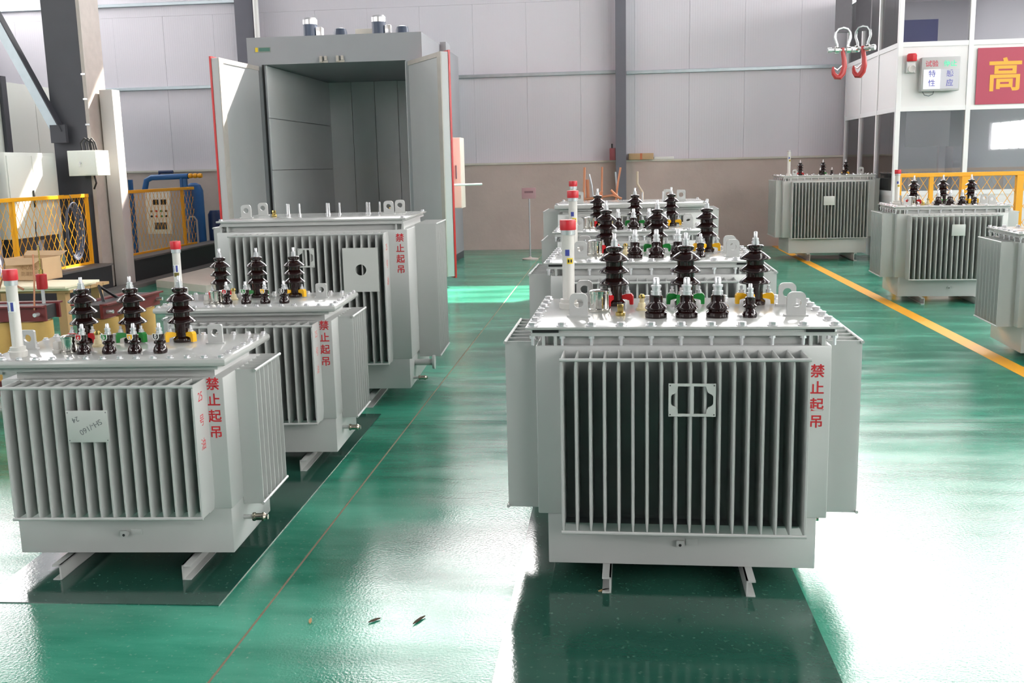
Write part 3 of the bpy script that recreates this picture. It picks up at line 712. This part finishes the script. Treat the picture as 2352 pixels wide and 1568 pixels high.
# ------------------------------------------------------------------ drying oven
def build_oven():
    x0, x1, y0, y1, zt = -5.21, -2.67, 14.5, 17.95, 3.48
    o = thing('drying_oven', 'big grey drying oven with open doors before the back wall', 'industrial oven', ((x0+x1)/2, y0, 0))
    cx = (x0+x1)/2
    X0, X1, D = x0-cx, x1-cx, y1-y0
    t = .24; ztop = 3.10
    part('side_wall', B().box(X0, X0+t, 0, D, .12, zt), OVENM, o, smooth=False)
    part('side_wall', B().box(X1-t, X1, 0, D, .12, zt), OVENM, o, smooth=False)
    part('roof_box', B().box(X0+t, X1-t, 0, D, ztop, zt), OVENM, o, smooth=False)
    part('base_frame', B().box(X0, X1, 0, D, 0, .12), STEELD, o, smooth=False)
    yb = 3.30
    for k in range(5):
        a = X0+t+(X1-X0-2*t)*k/5; c = X0+t+(X1-X0-2*t)*(k+1)/5
        part('back_panel', B().box(a+.004, c-.004, yb, yb+.06, .12, ztop, .004), OVENB, o, smooth=False)
    for k in range(4):
        a = .12+(ztop-.12)*k/4; c = .12+(ztop-.12)*(k+1)/4
        for (u0, u1) in ((X0+t, X0+t+.02), (X1-t-.02, X1-t)):
            part('liner_panel', B().box(u0, u1, .05, yb, a+.005, c-.005, .004), OVENB, o, smooth=False)
    part('back_shell', B().box(X0+t, X1-t, yb+.06, D, .12, ztop), OVENM, o, smooth=False)
    part('door_seal', B().box(X0+t-.03, X0+t, -.012, 0, .12, ztop), BLACK, o, smooth=False)
    # doors: local frame with the hinge at origin, leaf along +x
    def door(hx, vx, vy, wd, flip):
        d = put('oven_door', B().box(.0, wd, -.05, .05, .14, ztop-.02, .004).mesh('oven_door', OVENI, False), o, (hx, -.02, 0), (0, 0, math.atan2(vy, vx)))
        s = 1 if flip else -1     # inner face side
        part('outer_skin', B().box(-.01, wd+.01, min(-s*.05, -s*.075), max(-s*.05, -s*.075), .12, ztop), mat('red_oven_door_paint', rgb(196, 44, 46), .3), d, smooth=False)
        part('edge_frame', B().box(wd-.12, wd+.006, min(s*.05, s*.062), max(s*.05, s*.062), .14, ztop-.02), RUSTY, d, smooth=False)
        part('edge_frame', B().box(0, wd-.12, min(s*.05, s*.06), max(s*.05, s*.06), ztop-.08, ztop-.02), RUSTY, d, smooth=False)
        return d
    dl = door(X0+t-.13, -.10, -1.28, 1.26, True)
    dr = door(X1-t+.09, .66, -1.10, 1.26, False)
    part('door_handle', B().tube([(1.22, .07, 1.36), (1.22, .50, 1.36)], .014, 10), ZINC, dr)
    # control cabinet on the right side
    cc = part('control_cabinet', B().box(X1+.0, X1+.40, .72, 1.10, .98, 2.03, .006), CREAM, o)
    part('cabinet_door', B().box(X1+.215, X1+.395, .70, .72, .99, 2.02, .004), CREAM, cc)
    part('red_bounce_strip', B().box(X1+.05, X1+.205, .70, .72, .98, 2.03, .004), mat('red_bounce_tint', rgb(214, 64, 58), .4), cc)  # red light bounced off the sunlit door, painted on as a strip
    part('lock', B().box(X1+.32, X1+.335, .685, .70, 1.42, 1.62), STEELM, cc, smooth=False)
    # front badge, latch blocks
    b = part('badge', B().box(-5.10-cx, -4.86-cx, -.006, 0, 3.27, 3.345), mat('badge_plate', rgb(128, 132, 128), .5), o, smooth=False)
    part('badge_print', B().box(-5.03-cx, -4.87-cx, -.008, -.006, 3.285, 3.335), GREENST, b, smooth=False)
    part('badge_print', B().box(-5.085-cx, -5.045-cx, -.008, -.006, 3.28, 3.34), YELL, b, smooth=False)
    for x in (-4.09-cx, -3.85-cx):
        part('latch_bracket', B().box(x-.05, x-.015, -.05, 0, 3.11, 3.19).box(x+.02, x+.05, -.05, 0, 3.13, 3.19).box(x-.06, x+.06, -.012, 0, 3.10, 3.13), RUSTY, o, smooth=False)
    # fan motors on the roof
    MB_ = mat('motor_blue_grey', rgb(60, 72, 92), .4)
    for (x, y, h, r_) in ((-4.47, .7, .34, .10), (-3.43, .7, .34, .10)):
        m_ = part('fan_motor', B().lathe([(.13, 0), (.13, .02), (r_, .03), (r_, h*.72), (r_*1.05, h*.73), (r_*1.05, h*.9), (r_*.85, h*.98), (r_*.3, h)], (x-cx, y, zt), 24), MB_, o)
        part('fan_cowl', B().lathe([(r_*1.08, h*.72), (r_*1.08, h*.92), (r_*.85, h*1.0), (r_*.3, h*1.02)], (x-cx, y, zt), 24), ZINC, m_)
        part('terminal_box', B().box(x-cx+r_, x-cx+r_+.09, y-.06, y+.06, zt+.06, zt+.2, .006), ZINC, m_)
    for (x, y) in ((-4.17, 1.3), (-3.20, 1.3)):
        part('fan_motor', B().lathe([(.10, 0), (.10, .20), (.085, .25), (.03, .27)], (x-cx, y, zt), 24), MB_, o)
    part('roof_crate', B().box(-3.84-cx, -3.54-cx, .9, 1.15, zt, zt+.19, .006), CONC, o)
    part('side_duct', B().box(X1, X1+.10, 1.55, 1.95, 2.9, 3.52, .01), OVENM, o)
build_oven()

# ------------------------------------------------------------------ left side: column, plinth wall, fence, machines
o = h_column('big dark steel column by the fence with white electrical box', -7.42, 13.72, .50, .50, ZR, STEELD, t=.02)
part('edge_flange', B().box(.25, .30, -.26, .26, 0, ZR), RUSTY, o, smooth=False)
part('base_plate', B().box(-.30, .30, -.28, .28, .0, .03), STEELD, o, smooth=False)
for k, z in enumerate((2.95, 2.62, 2.28)):
    part('cable_clip', B().box(.24, .30, -.272, -.26, z-.012, z+.012), ZINC, o, smooth=False)
# brace
o = thing('diagonal_brace', 'pale steel brace running up left from the dark column', 'brace', (-7.53, 13.36, 2.16), 0)
d = Vector((-.854-.9, 0, 1.78+1.88)); L_ = d.length; an = math.atan2(d.z, d.x)
part('web_plate', B().box(0, L_, -.02, .02, -.07, .07), GALV, o, rot=(0, -an, 0), smooth=False)
part('lower_flange', B().box(0, L_, -.06, .07, -.085, -.07), STEELD, o, rot=(0, -an, 0), smooth=False)
part('gusset', B().box(-.1, .12, -.03, .03, -.12, .12), STEELD, o, smooth=False)
# tall trunking and electrical box
o = thing('cable_duct', 'tall narrow pale duct standing beside the dark column', 'duct', (-6.99, 13.85, 0))
part('body', B().box(-.10, .09, -.12, .10, 0, 2.76, .005), mat('pale_duct_paint', rgb(188, 184, 182), .5), o)
part('cover_seam', B().box(-.102, -.10, -.01, .0, .02, 2.7), STEELM, o, smooth=False)
o = thing('electrical_box', 'white lockable electrical box on the dark column', 'electrical box', (-7.09, 13.28, 1.59))
part('body', B().box(-.20, .21, -.18, .16, 0, .335, .006), CABW, o)
dd = part('door', B().box(-.05, .205, -.192, -.18, .012, .322, .003), CABW, o)
part('lock', B().lathe([(.016, -.012), (.016, 0)], (-.02, -.192, .17), 12, 'y').box(-.024, -.016, -.212, -.204, .12, .19), ZINC, dd)
for k in range(3):
    part('cable', B().tube([(-.08+.06*k, 0, .335), (-.09+.06*k, 0, .44), (-.03+.05*k, 0, .50), (.05+.03*k, 0, .44), (.06+.035*k, 0, .335)], .012, 8), BLACK, o)
part('cable', B().tube([(.06, 0, 0), (.08, 0, -.10), (.03, .02, -.18)], .012, 8), BLACK, o)
# low black plinth wall and white pad
struct(part('wall_low', B().box(-7.25, -6.95, 14.05, 19.3, 0, .36).box(-7.25, -6.95, 9.6, 13.38, 0, .36), mat('black_plinth_paint', rgb(40, 42, 46), .45), smooth=False))
struct(part('trim_7', B().box(-7.27, -6.92, 14.05, 19.3, .36, .385).box(-7.27, -6.92, 9.6, 13.38, .36, .385), mat('grey_capping', rgb(104, 100, 98), .6), smooth=False))
struct(part('trim_8', B().box(-6.95, -6.72, 9.6, 19.3, 0, .05), mat('grey_kerb', rgb(110, 108, 106), .7), smooth=False))
o = part('concrete_pad', B().prism([(-6.5, 13.75), (-5.45, 13.0), (-5.32, 14.2), (-5.42, 15.7), (-6.45, 15.7)], 0, .10), CONC, smooth=False)
tag(o, 'pale raised concrete pad on green floor left of the oven', 'pad')
# fences
def fence(label, p0, p1, z0, z1, posts, cell=.13, rail=.03, wire=.0032, m=SAFETY):
    p0, p1 = Vector(p0), Vector(p1); Lf = (p1-p0).length; an = math.atan2(p1.y-p0.y, p1.x-p0.x)
    o = thing('mesh_fence', label, 'fence', (p0.x, p0.y, 0), an)
    part('top_rail', B().box(0, Lf, -rail, rail, z1-rail*1.4, z1+rail*.2, .005), m, o, smooth=False)
    part('bottom_rail', B().box(0, Lf, -rail*.5, rail*.5, z0, z0+.03), m, o, smooth=False)
    for (u, w_) in posts: part('post', B().box(u-w_, u+w_, -w_, w_, z0-.0, z1-rail*1.4), m, o, smooth=False)
    b = B(); H = z1-z0-.04; n = int((Lf+H)/cell)+1
    for k in range(n+1):
        a = k*cell
        for sgn in (0, 1):
            u0_ = a-H*.62*0; lo = max(0, a-Lf); 
            # wire climbs with slope 1.6
            ua, ub = a-H/1.6, a
            za, zb = 0, H
            if ua < 0: za = -ua*1.6; ua = 0
            if ub > Lf: zb = H-(ub-Lf)*1.6; ub = Lf
            if ub-ua < .01: continue
            if sgn: ua, ub = Lf-ua, Lf-ub
            b.tube([(ua, (sgn-.5)*.006, z0+.02+za), (ub, (sgn-.5)*.006, z0+.02+zb)], wire, 4)
    part('wire_mesh', b, m, o, smooth=False)
    return o
fence('yellow mesh fence left of the dark column, before white cabinets', (-7.22, 9.7), (-7.22, 13.38), .385, 1.34, ((.05, .025), (1.9, .025), (3.66, .02)))
fence('yellow mesh fence right of the dark column, before the blue machine', (-7.22, 14.05), (-7.22, 16.95), .385, 1.355, ((2.45, .022),))
fence('yellow mesh fence in front of the glazed test room', (3.66, 13.6), (8.6, 13.5), 0, 1.38, ((.02, .03), (.42, .025), (.84, .055), (1.50, .04), (3.0, .04), (4.9, .04)), .13, .032, .004)
# white cabinets beyond the fence
o = thing('switch_cabinet', 'low white two-door cabinet with sun patch behind the fence', 'cabinet', (-7.5, 12.55, 0))
part('body', B().box(-.5, 0, -.55, .60, .82, 1.90, .006), CABW, o)
part('door', B().box(.0, .015, -.52, .02, .86, 1.86, .004), CABW, o); part('door', B().box(.0, .015, .03, .57, .86, 1.86, .004), CABW, o)
part('handle', B().box(.015, .03, -.03, -.01, 1.2, 1.42), BLACK, o)
part('stand', B().prism([(-.45, 0), (-.05, 0), (-.02, .82), (-.48, .82)], -.5, .55, 'y'), STEELD, o, smooth=False)
o = thing('test_booth', 'tall white panelled booth behind the low cabinet and dark column', 'booth', (-8.6, 15.85, 0))
for k in range(3): part('panel', B().box(-1.2, 0, -2.2+k*1.05, -1.16+k*1.05, 0, 2.93, .006), CABW, o)
part('corner_post', B().box(-.02, .05, -2.05, -1.93, 0, 3.0), STEELD, o, smooth=False)
o = thing('control_cabinet', 'grey control cabinet with red lamp at the left picture edge', 'cabinet', (-7.62, 11.65, 0))
part('body', B().box(-.35, .0, -.40, .30, 0, 1.86, .006), mat('grey_cabinet', rgb(170, 168, 182), .45), o)
part('lamp', B().lathe([(.05, 1.86), (.05, 1.96), (.03, 1.99)], (-.08, .2, 0), 16), RED, o)
for k in range(6): part('push_button', B().lathe([(.022, 0), (.022, .02)], (0, .02+.11*(k % 2), .95+.13*(k//2)), 12, 'x'), (BLACK, REDP, GREENP)[k % 3], o)
part('lettering', B().box(0, .002, .08, .22, 1.58, 1.68), BLACK, o, smooth=False)
# coiled cable hanging on the fence
o = thing('cable_coil', 'grey cable coil hanging on the fence before the white cabinet', 'cable', (-7.10, 12.72, 1.02))
part('hook', B().tube([(-.075, 0, .33), (0, 0, .33), (.02, 0, .27), (.03, 0, .20), (0.02, 0, .17)], .006, 6), BLACK, o)
for k in range(6):
    pts = []
    for q in range(28):
        a = 2*PI*q/28; pts.append((.012*k-.02, math.sin(a)*(.14+.012*k)+.01*random.uniform(-1, 1), -.15+math.cos(a)*(.32+.012*k)))
    part('loop', B().tube(pts, .006, 6, True), mat('grey_cable', rgb(92, 98, 116), .5), o)
# blue machine behind the fence
o = thing('blue_machine', 'blue oil treatment machine with yellow valves behind the fence', 'machine', (-7.75, 17.6, 0))
part('skid', B().box(-.75, .75, -.5, .5, 0, .12), BLUED, o, smooth=False)
part('frame_post', B().box(-.72, -.66, -.45, -.39, .12, 1.5), BLUEM, o, smooth=False); part('frame_post', B().box(.28, .34, -.45, -.39, .12, 1.5), BLUEM, o, smooth=False)
part('pipe', B().tube([(-.5, -.3, 1.3), (-.45, -.3, 1.48), (-.35, -.3, 1.53), (.32, -.3, 1.54)], .05, 12), BLUEM, o)
part('pipe', B().tube([(.2, -.3, 1.54), (.2, -.3, 1.2)], .04, 12), BLUEM, o); part('pipe', B().tube([(-.25, -.2, 1.54), (-.25, -.2, 1.62), (.0, -.2, 1.62)], .03, 10), BLUED, o)
for k in range(3): part('valve', B().lathe([(.035, 0), (.045, .03), (.035, .07)], (.33+.085*k, -.3, 1.545), 12, 'x'), SAFETY, o)
part('tank', B().lathe([(.08, .12), (.16, .2), (.16, 1.28), (.12, 1.38), (.05, 1.42)], (.32, -.1, 0), 24), BLUEM, o)
part('filter', B().lathe([(.13, .12), (.13, .85), (.09, .92)], (.60, .1, 0), 20), BLUED, o)
cp = part('control_panel', B().box(-.40, .05, -.52, -.40, .55, 1.32, .006), CREAM, o)
for k in range(2): part('meter', B().box(-.26+.14*k, -.16+.14*k, -.528, -.52, 1.06, 1.15, .004), BLACK, cp)
for k in range(8): part('push_button', B().lathe([(.018, -.022), (.018, 0)], (-.30+.09*(k % 4), -.52, .86+.09*(k//4)), 10, 'y'), (BLACK, REDP, GREENP, BLACK)[k % 4], cp)
part('louvre', B().box(-.26, -.04, -.526, -.52, .63, .75), STEELD, cp, smooth=False)
part('hose', B().tube([(.36, -.55, .1), (.36, -.55, .78), (.40, -.55, .84), (.48, -.55, .84), (.52, -.55, .78), (.52, -.55, .1)], .016, 8), RUSTY, o)

# ------------------------------------------------------------------ glazed test room on the right
def build_office():
    x0, y0, y1, x1, zt = 4.25, 15.95, 19.30, 10.2, 4.3
    o = thing('test_room', 'white framed glazed test room with red banner at the right', 'test room', (x0, y0, 0))
    Lx, Ly = x1-x0, y1-y0; P_ = .07
    zs = [0, 1.05, 2.30, 3.23, zt]
    xs = [0, 1.005, 2.01, 3.015, 4.02, 5.025, Lx]; ys = [0, Ly/3, 2*Ly/3, Ly]
    for i, x in enumerate(xs): part('frame_post', B().box(x-P_/2, x+P_/2, -P_/2, P_/2, 0, zt, .005), OFFW, o, smooth=False)
    for y in ys[1:]: part('frame_post', B().box(-P_/2, P_/2, y-P_/2, y+P_/2, 0, zt, .005), OFFW, o, smooth=False)
    for z in zs[1:]:
        part('frame_rail', B().box(P_/2, Lx-P_/2, -P_/2+.004, P_/2-.004, z-.035, z+.035), OFFW, o, smooth=False)
        part('frame_rail', B().box(-P_/2+.004, P_/2-.004, P_/2, Ly-P_/2, z-.035, z+.035), OFFW, o, smooth=False)
    for k in range(4):
        glass = k in (1, 3); m = GLASS if glass else OFFP; t = .004 if glass else .02
        nm = 'glass_pane' if glass else 'wall_panel'
        for a, c in zip(xs, xs[1:]): part(nm, B().box(a+P_/2, c-P_/2, -t, t, zs[k]+(.035 if k else 0), zs[k+1]-.035), m, o, smooth=False)
        for a, c in zip(ys, ys[1:]): part(nm, B().box(-t, t, a+P_/2, c-P_/2, zs[k]+(.035 if k else 0), zs[k+1]-.035), m, o, smooth=False)
    part('roof', B().box(-.04, Lx, -.04, Ly, zt, zt+.06), OFFP, o, smooth=False)
    part('upper_floor', B().box(.04, Lx-.04, .04, Ly-.04, 2.62, 2.70), OFFP, o, smooth=False)
    part('rear_partition', B().box(.04, Lx-.04, Ly-.05, Ly, 0, zt), mat('grey_partition', rgb(196, 196, 200), .6), o, smooth=False)
    part('end_partition', B().box(Lx-.05, Lx, .04, Ly-.05, 0, zt), mat('grey_partition', rgb(196, 196, 200), .6), o, smooth=False)
    part('roller_blind', B().box(.16, .80, .10, .115, 1.74, 2.26), BLINDM, o, smooth=False)
    part('inner_post', B().box(1.0, 1.10, 1.2, 1.3, 0, 2.6), OFFP, o, smooth=False)
    part('inner_cabinet', B().box(1.35, 1.8, 1.6, 2.0, 0, 1.75), mat('grey_partition', rgb(196, 196, 200), .6), o, smooth=False)
    part('upper_blue_board', B().box(.10, .62, .30, .32, 3.30, 3.62), mat('blue_grey_board', rgb(110, 112, 160), .6), o, smooth=False)
    FILLM = mat('fill_glow_panel', rgb(255, 250, 240), .5, emis=9)  # unseen lamps added to brighten the room behind the glass
    for z_ in (2.615, zt-.005):
        for k in range(3): part('fill_lamp', B().box(.5+1.9*k, 1.7+1.9*k, 1.2, 1.8, z_-.03, z_), FILLM, o, smooth=False)
    # banner
    b = part('banner', B().box(1.10, Lx-.2, -.045, -.037, 2.335, 3.145), BANNER, o, smooth=False)
    put('banner_letter', text_mesh('高', .50, GOLD, .002, .010), b, (1.50, -.047, 2.72), FRONT)
    # signal box and siren
    s = thing('signal_box', 'wall signal box with lit legends on the white test room', 'sign box', (x0+.27, y0-.052, 2.54))
    part('case', B().box(0, .55, -.13, 0, 0, .485, .012), mat('silver_case', rgb(178, 178, 180), .35), s)
    f = part('panel_face', B().box(.03, .53, -.134, -.13, .03, .31), mat('silver_panel', rgb(186, 186, 196), .3), s, smooth=False)
    part('lit_panel', B().box(.03, .27, -.137, -.134, .03, .31), LITW, s, smooth=False)
    put('legend', text_mesh('试验', .095, LEGR, .0005, .001), s, (.145, -.1315, .385), FRONT)
    put('legend', text_mesh('停止', .095, LAMPG, .0005, .001), s, (.405, -.1315, .385), FRONT)
    put('legend', text_mesh('特\n性', .105, LEGB, .0005, .001), s, (.15, -.138, .175), FRONT)
    put('legend', text_mesh('感\n应', .105, LEGB, .0005, .001), s, (.405, -.135, .175), FRONT)
    part('cable', B().tube([(.05, -.05, 0), (.08, -.05, -.05), (.14, -.05, -.065), (.2, -.05, -.04), (.21, -.05, 0)], .006, 6), STEELM, s)
    s = thing('alarm_light', 'red beacon with round siren left of the signal box', 'alarm lamp', (x0+.145, y0-.052, 2.82))
    part('bracket', B().box(-.06, .06, -.05, 0, 0, .16), OFFW, s, smooth=False)
    part('beacon', B().lathe([(.065, .16), (.07, .17), (.07, .25), (.055, .27)], (0, -.06, 0), 20), RED, s)
    part('siren', B().lathe([(.05, -.10), (.055, -.08), (.03, -.05), (.03, 0)], (0, 0, .05), 20, 'y'), CHROME, s)
build_office()

# ------------------------------------------------------------------ crane slings with hooks
def sling(label, x, y, zb, rz, tilt):
    o = thing('crane_hook', label, 'crane hook', (x, y, zb), rz)
    part('webbing', B().box(-.052, .052, -.006, .006, .235, 6.0-zb, .002), STRAP, o, smooth=False)
    pts = [(-.034, 0, .125), (-.036, 0, .16), (-.05, 0, .20), (-.047, 0, .235), (-.03, 0, .258), (0, 0, .266), (.03, 0, .258), (.047, 0, .235), (.05, 0, .20), (.036, 0, .16), (.034, 0, .125)]
    part('shackle', B().tube(pts, .009, 10), ZINC, o)
    part('shackle_pin', B().lathe([(.016, -.095), (.016, -.07), (.010, -.068), (.010, .06), (.018, .062), (.018, .085)], (0, 0, .125), 12, 'x'), ZINC, o)
    part('shackle_eye', B().lathe([(.021, -.05), (.021, -.025)], (0, 0, .125), 14, 'x').lathe([(.021, .025), (.021, .05)], (0, 0, .125), 14, 'x'), CHROME, o)
    hk = [(0, 0, .14), (.006, 0, .10), (.014, 0, .06), (.016, 0, .02), (.006, 0, -.022), (-.014, 0, -.046), (-.036, 0, -.044), (-.052, 0, -.024), (-.058, 0, .002), (-.056, 0, .02)]
    part('hook', B().tube(hk, [.012, .014, .016, .018, .020, .020, .018, .014, .010, .006], 10), HOOKR, o)
    part('latch', B().tube([(.004, 0, .03), (-.03, 0, .0), (-.05, 0, .012)], .005, 6), ZINC, o)
    return o
sling('left of two red crane hooks hanging on grey webbing slings', 1.50, 7.0, 2.17, R(4), 0)
sling('right of two red crane hooks hanging on grey webbing slings', 1.635, 7.03, 2.18, R(-38), 0)
o = thing('crane_beam', 'overhead crane girder above the hanging slings', 'crane', (0, 7.0, 6.0))
part('girder', B().box(XL+.1, XR-.1, -.12, .12, 0, .4), SAFETY, o, smooth=False)
# debris on the floor
for i, (x, y, a, l, lab) in enumerate(((-.86, 3.32, 40, .05, 'dark twig scrap on the glossy floor between the two rows'), (-.70, 3.33, 62, .075, 'longer thin wood splinter on the floor right of the twig scrap'), (-1.09, 3.30, 95, .045, 'pale thin splinter on the floor near the brown joint'), (.02-.06, 3.62, 20, .05, 'tan paper scrap beside the front foot channel'))):
    q = part('floor_scrap', B().prism([(-l/2, -.004), (-l*.1, -.007), (l/2, -.001), (l*.2, .006), (-l*.2, .003)], .0032, .007), mat('dark_bark', rgb(70, 56, 40), .8) if i < 2 else WOOD, None, (x, y, 0), (0, 0, R(a)), False)
    tag(q, lab, 'scrap')
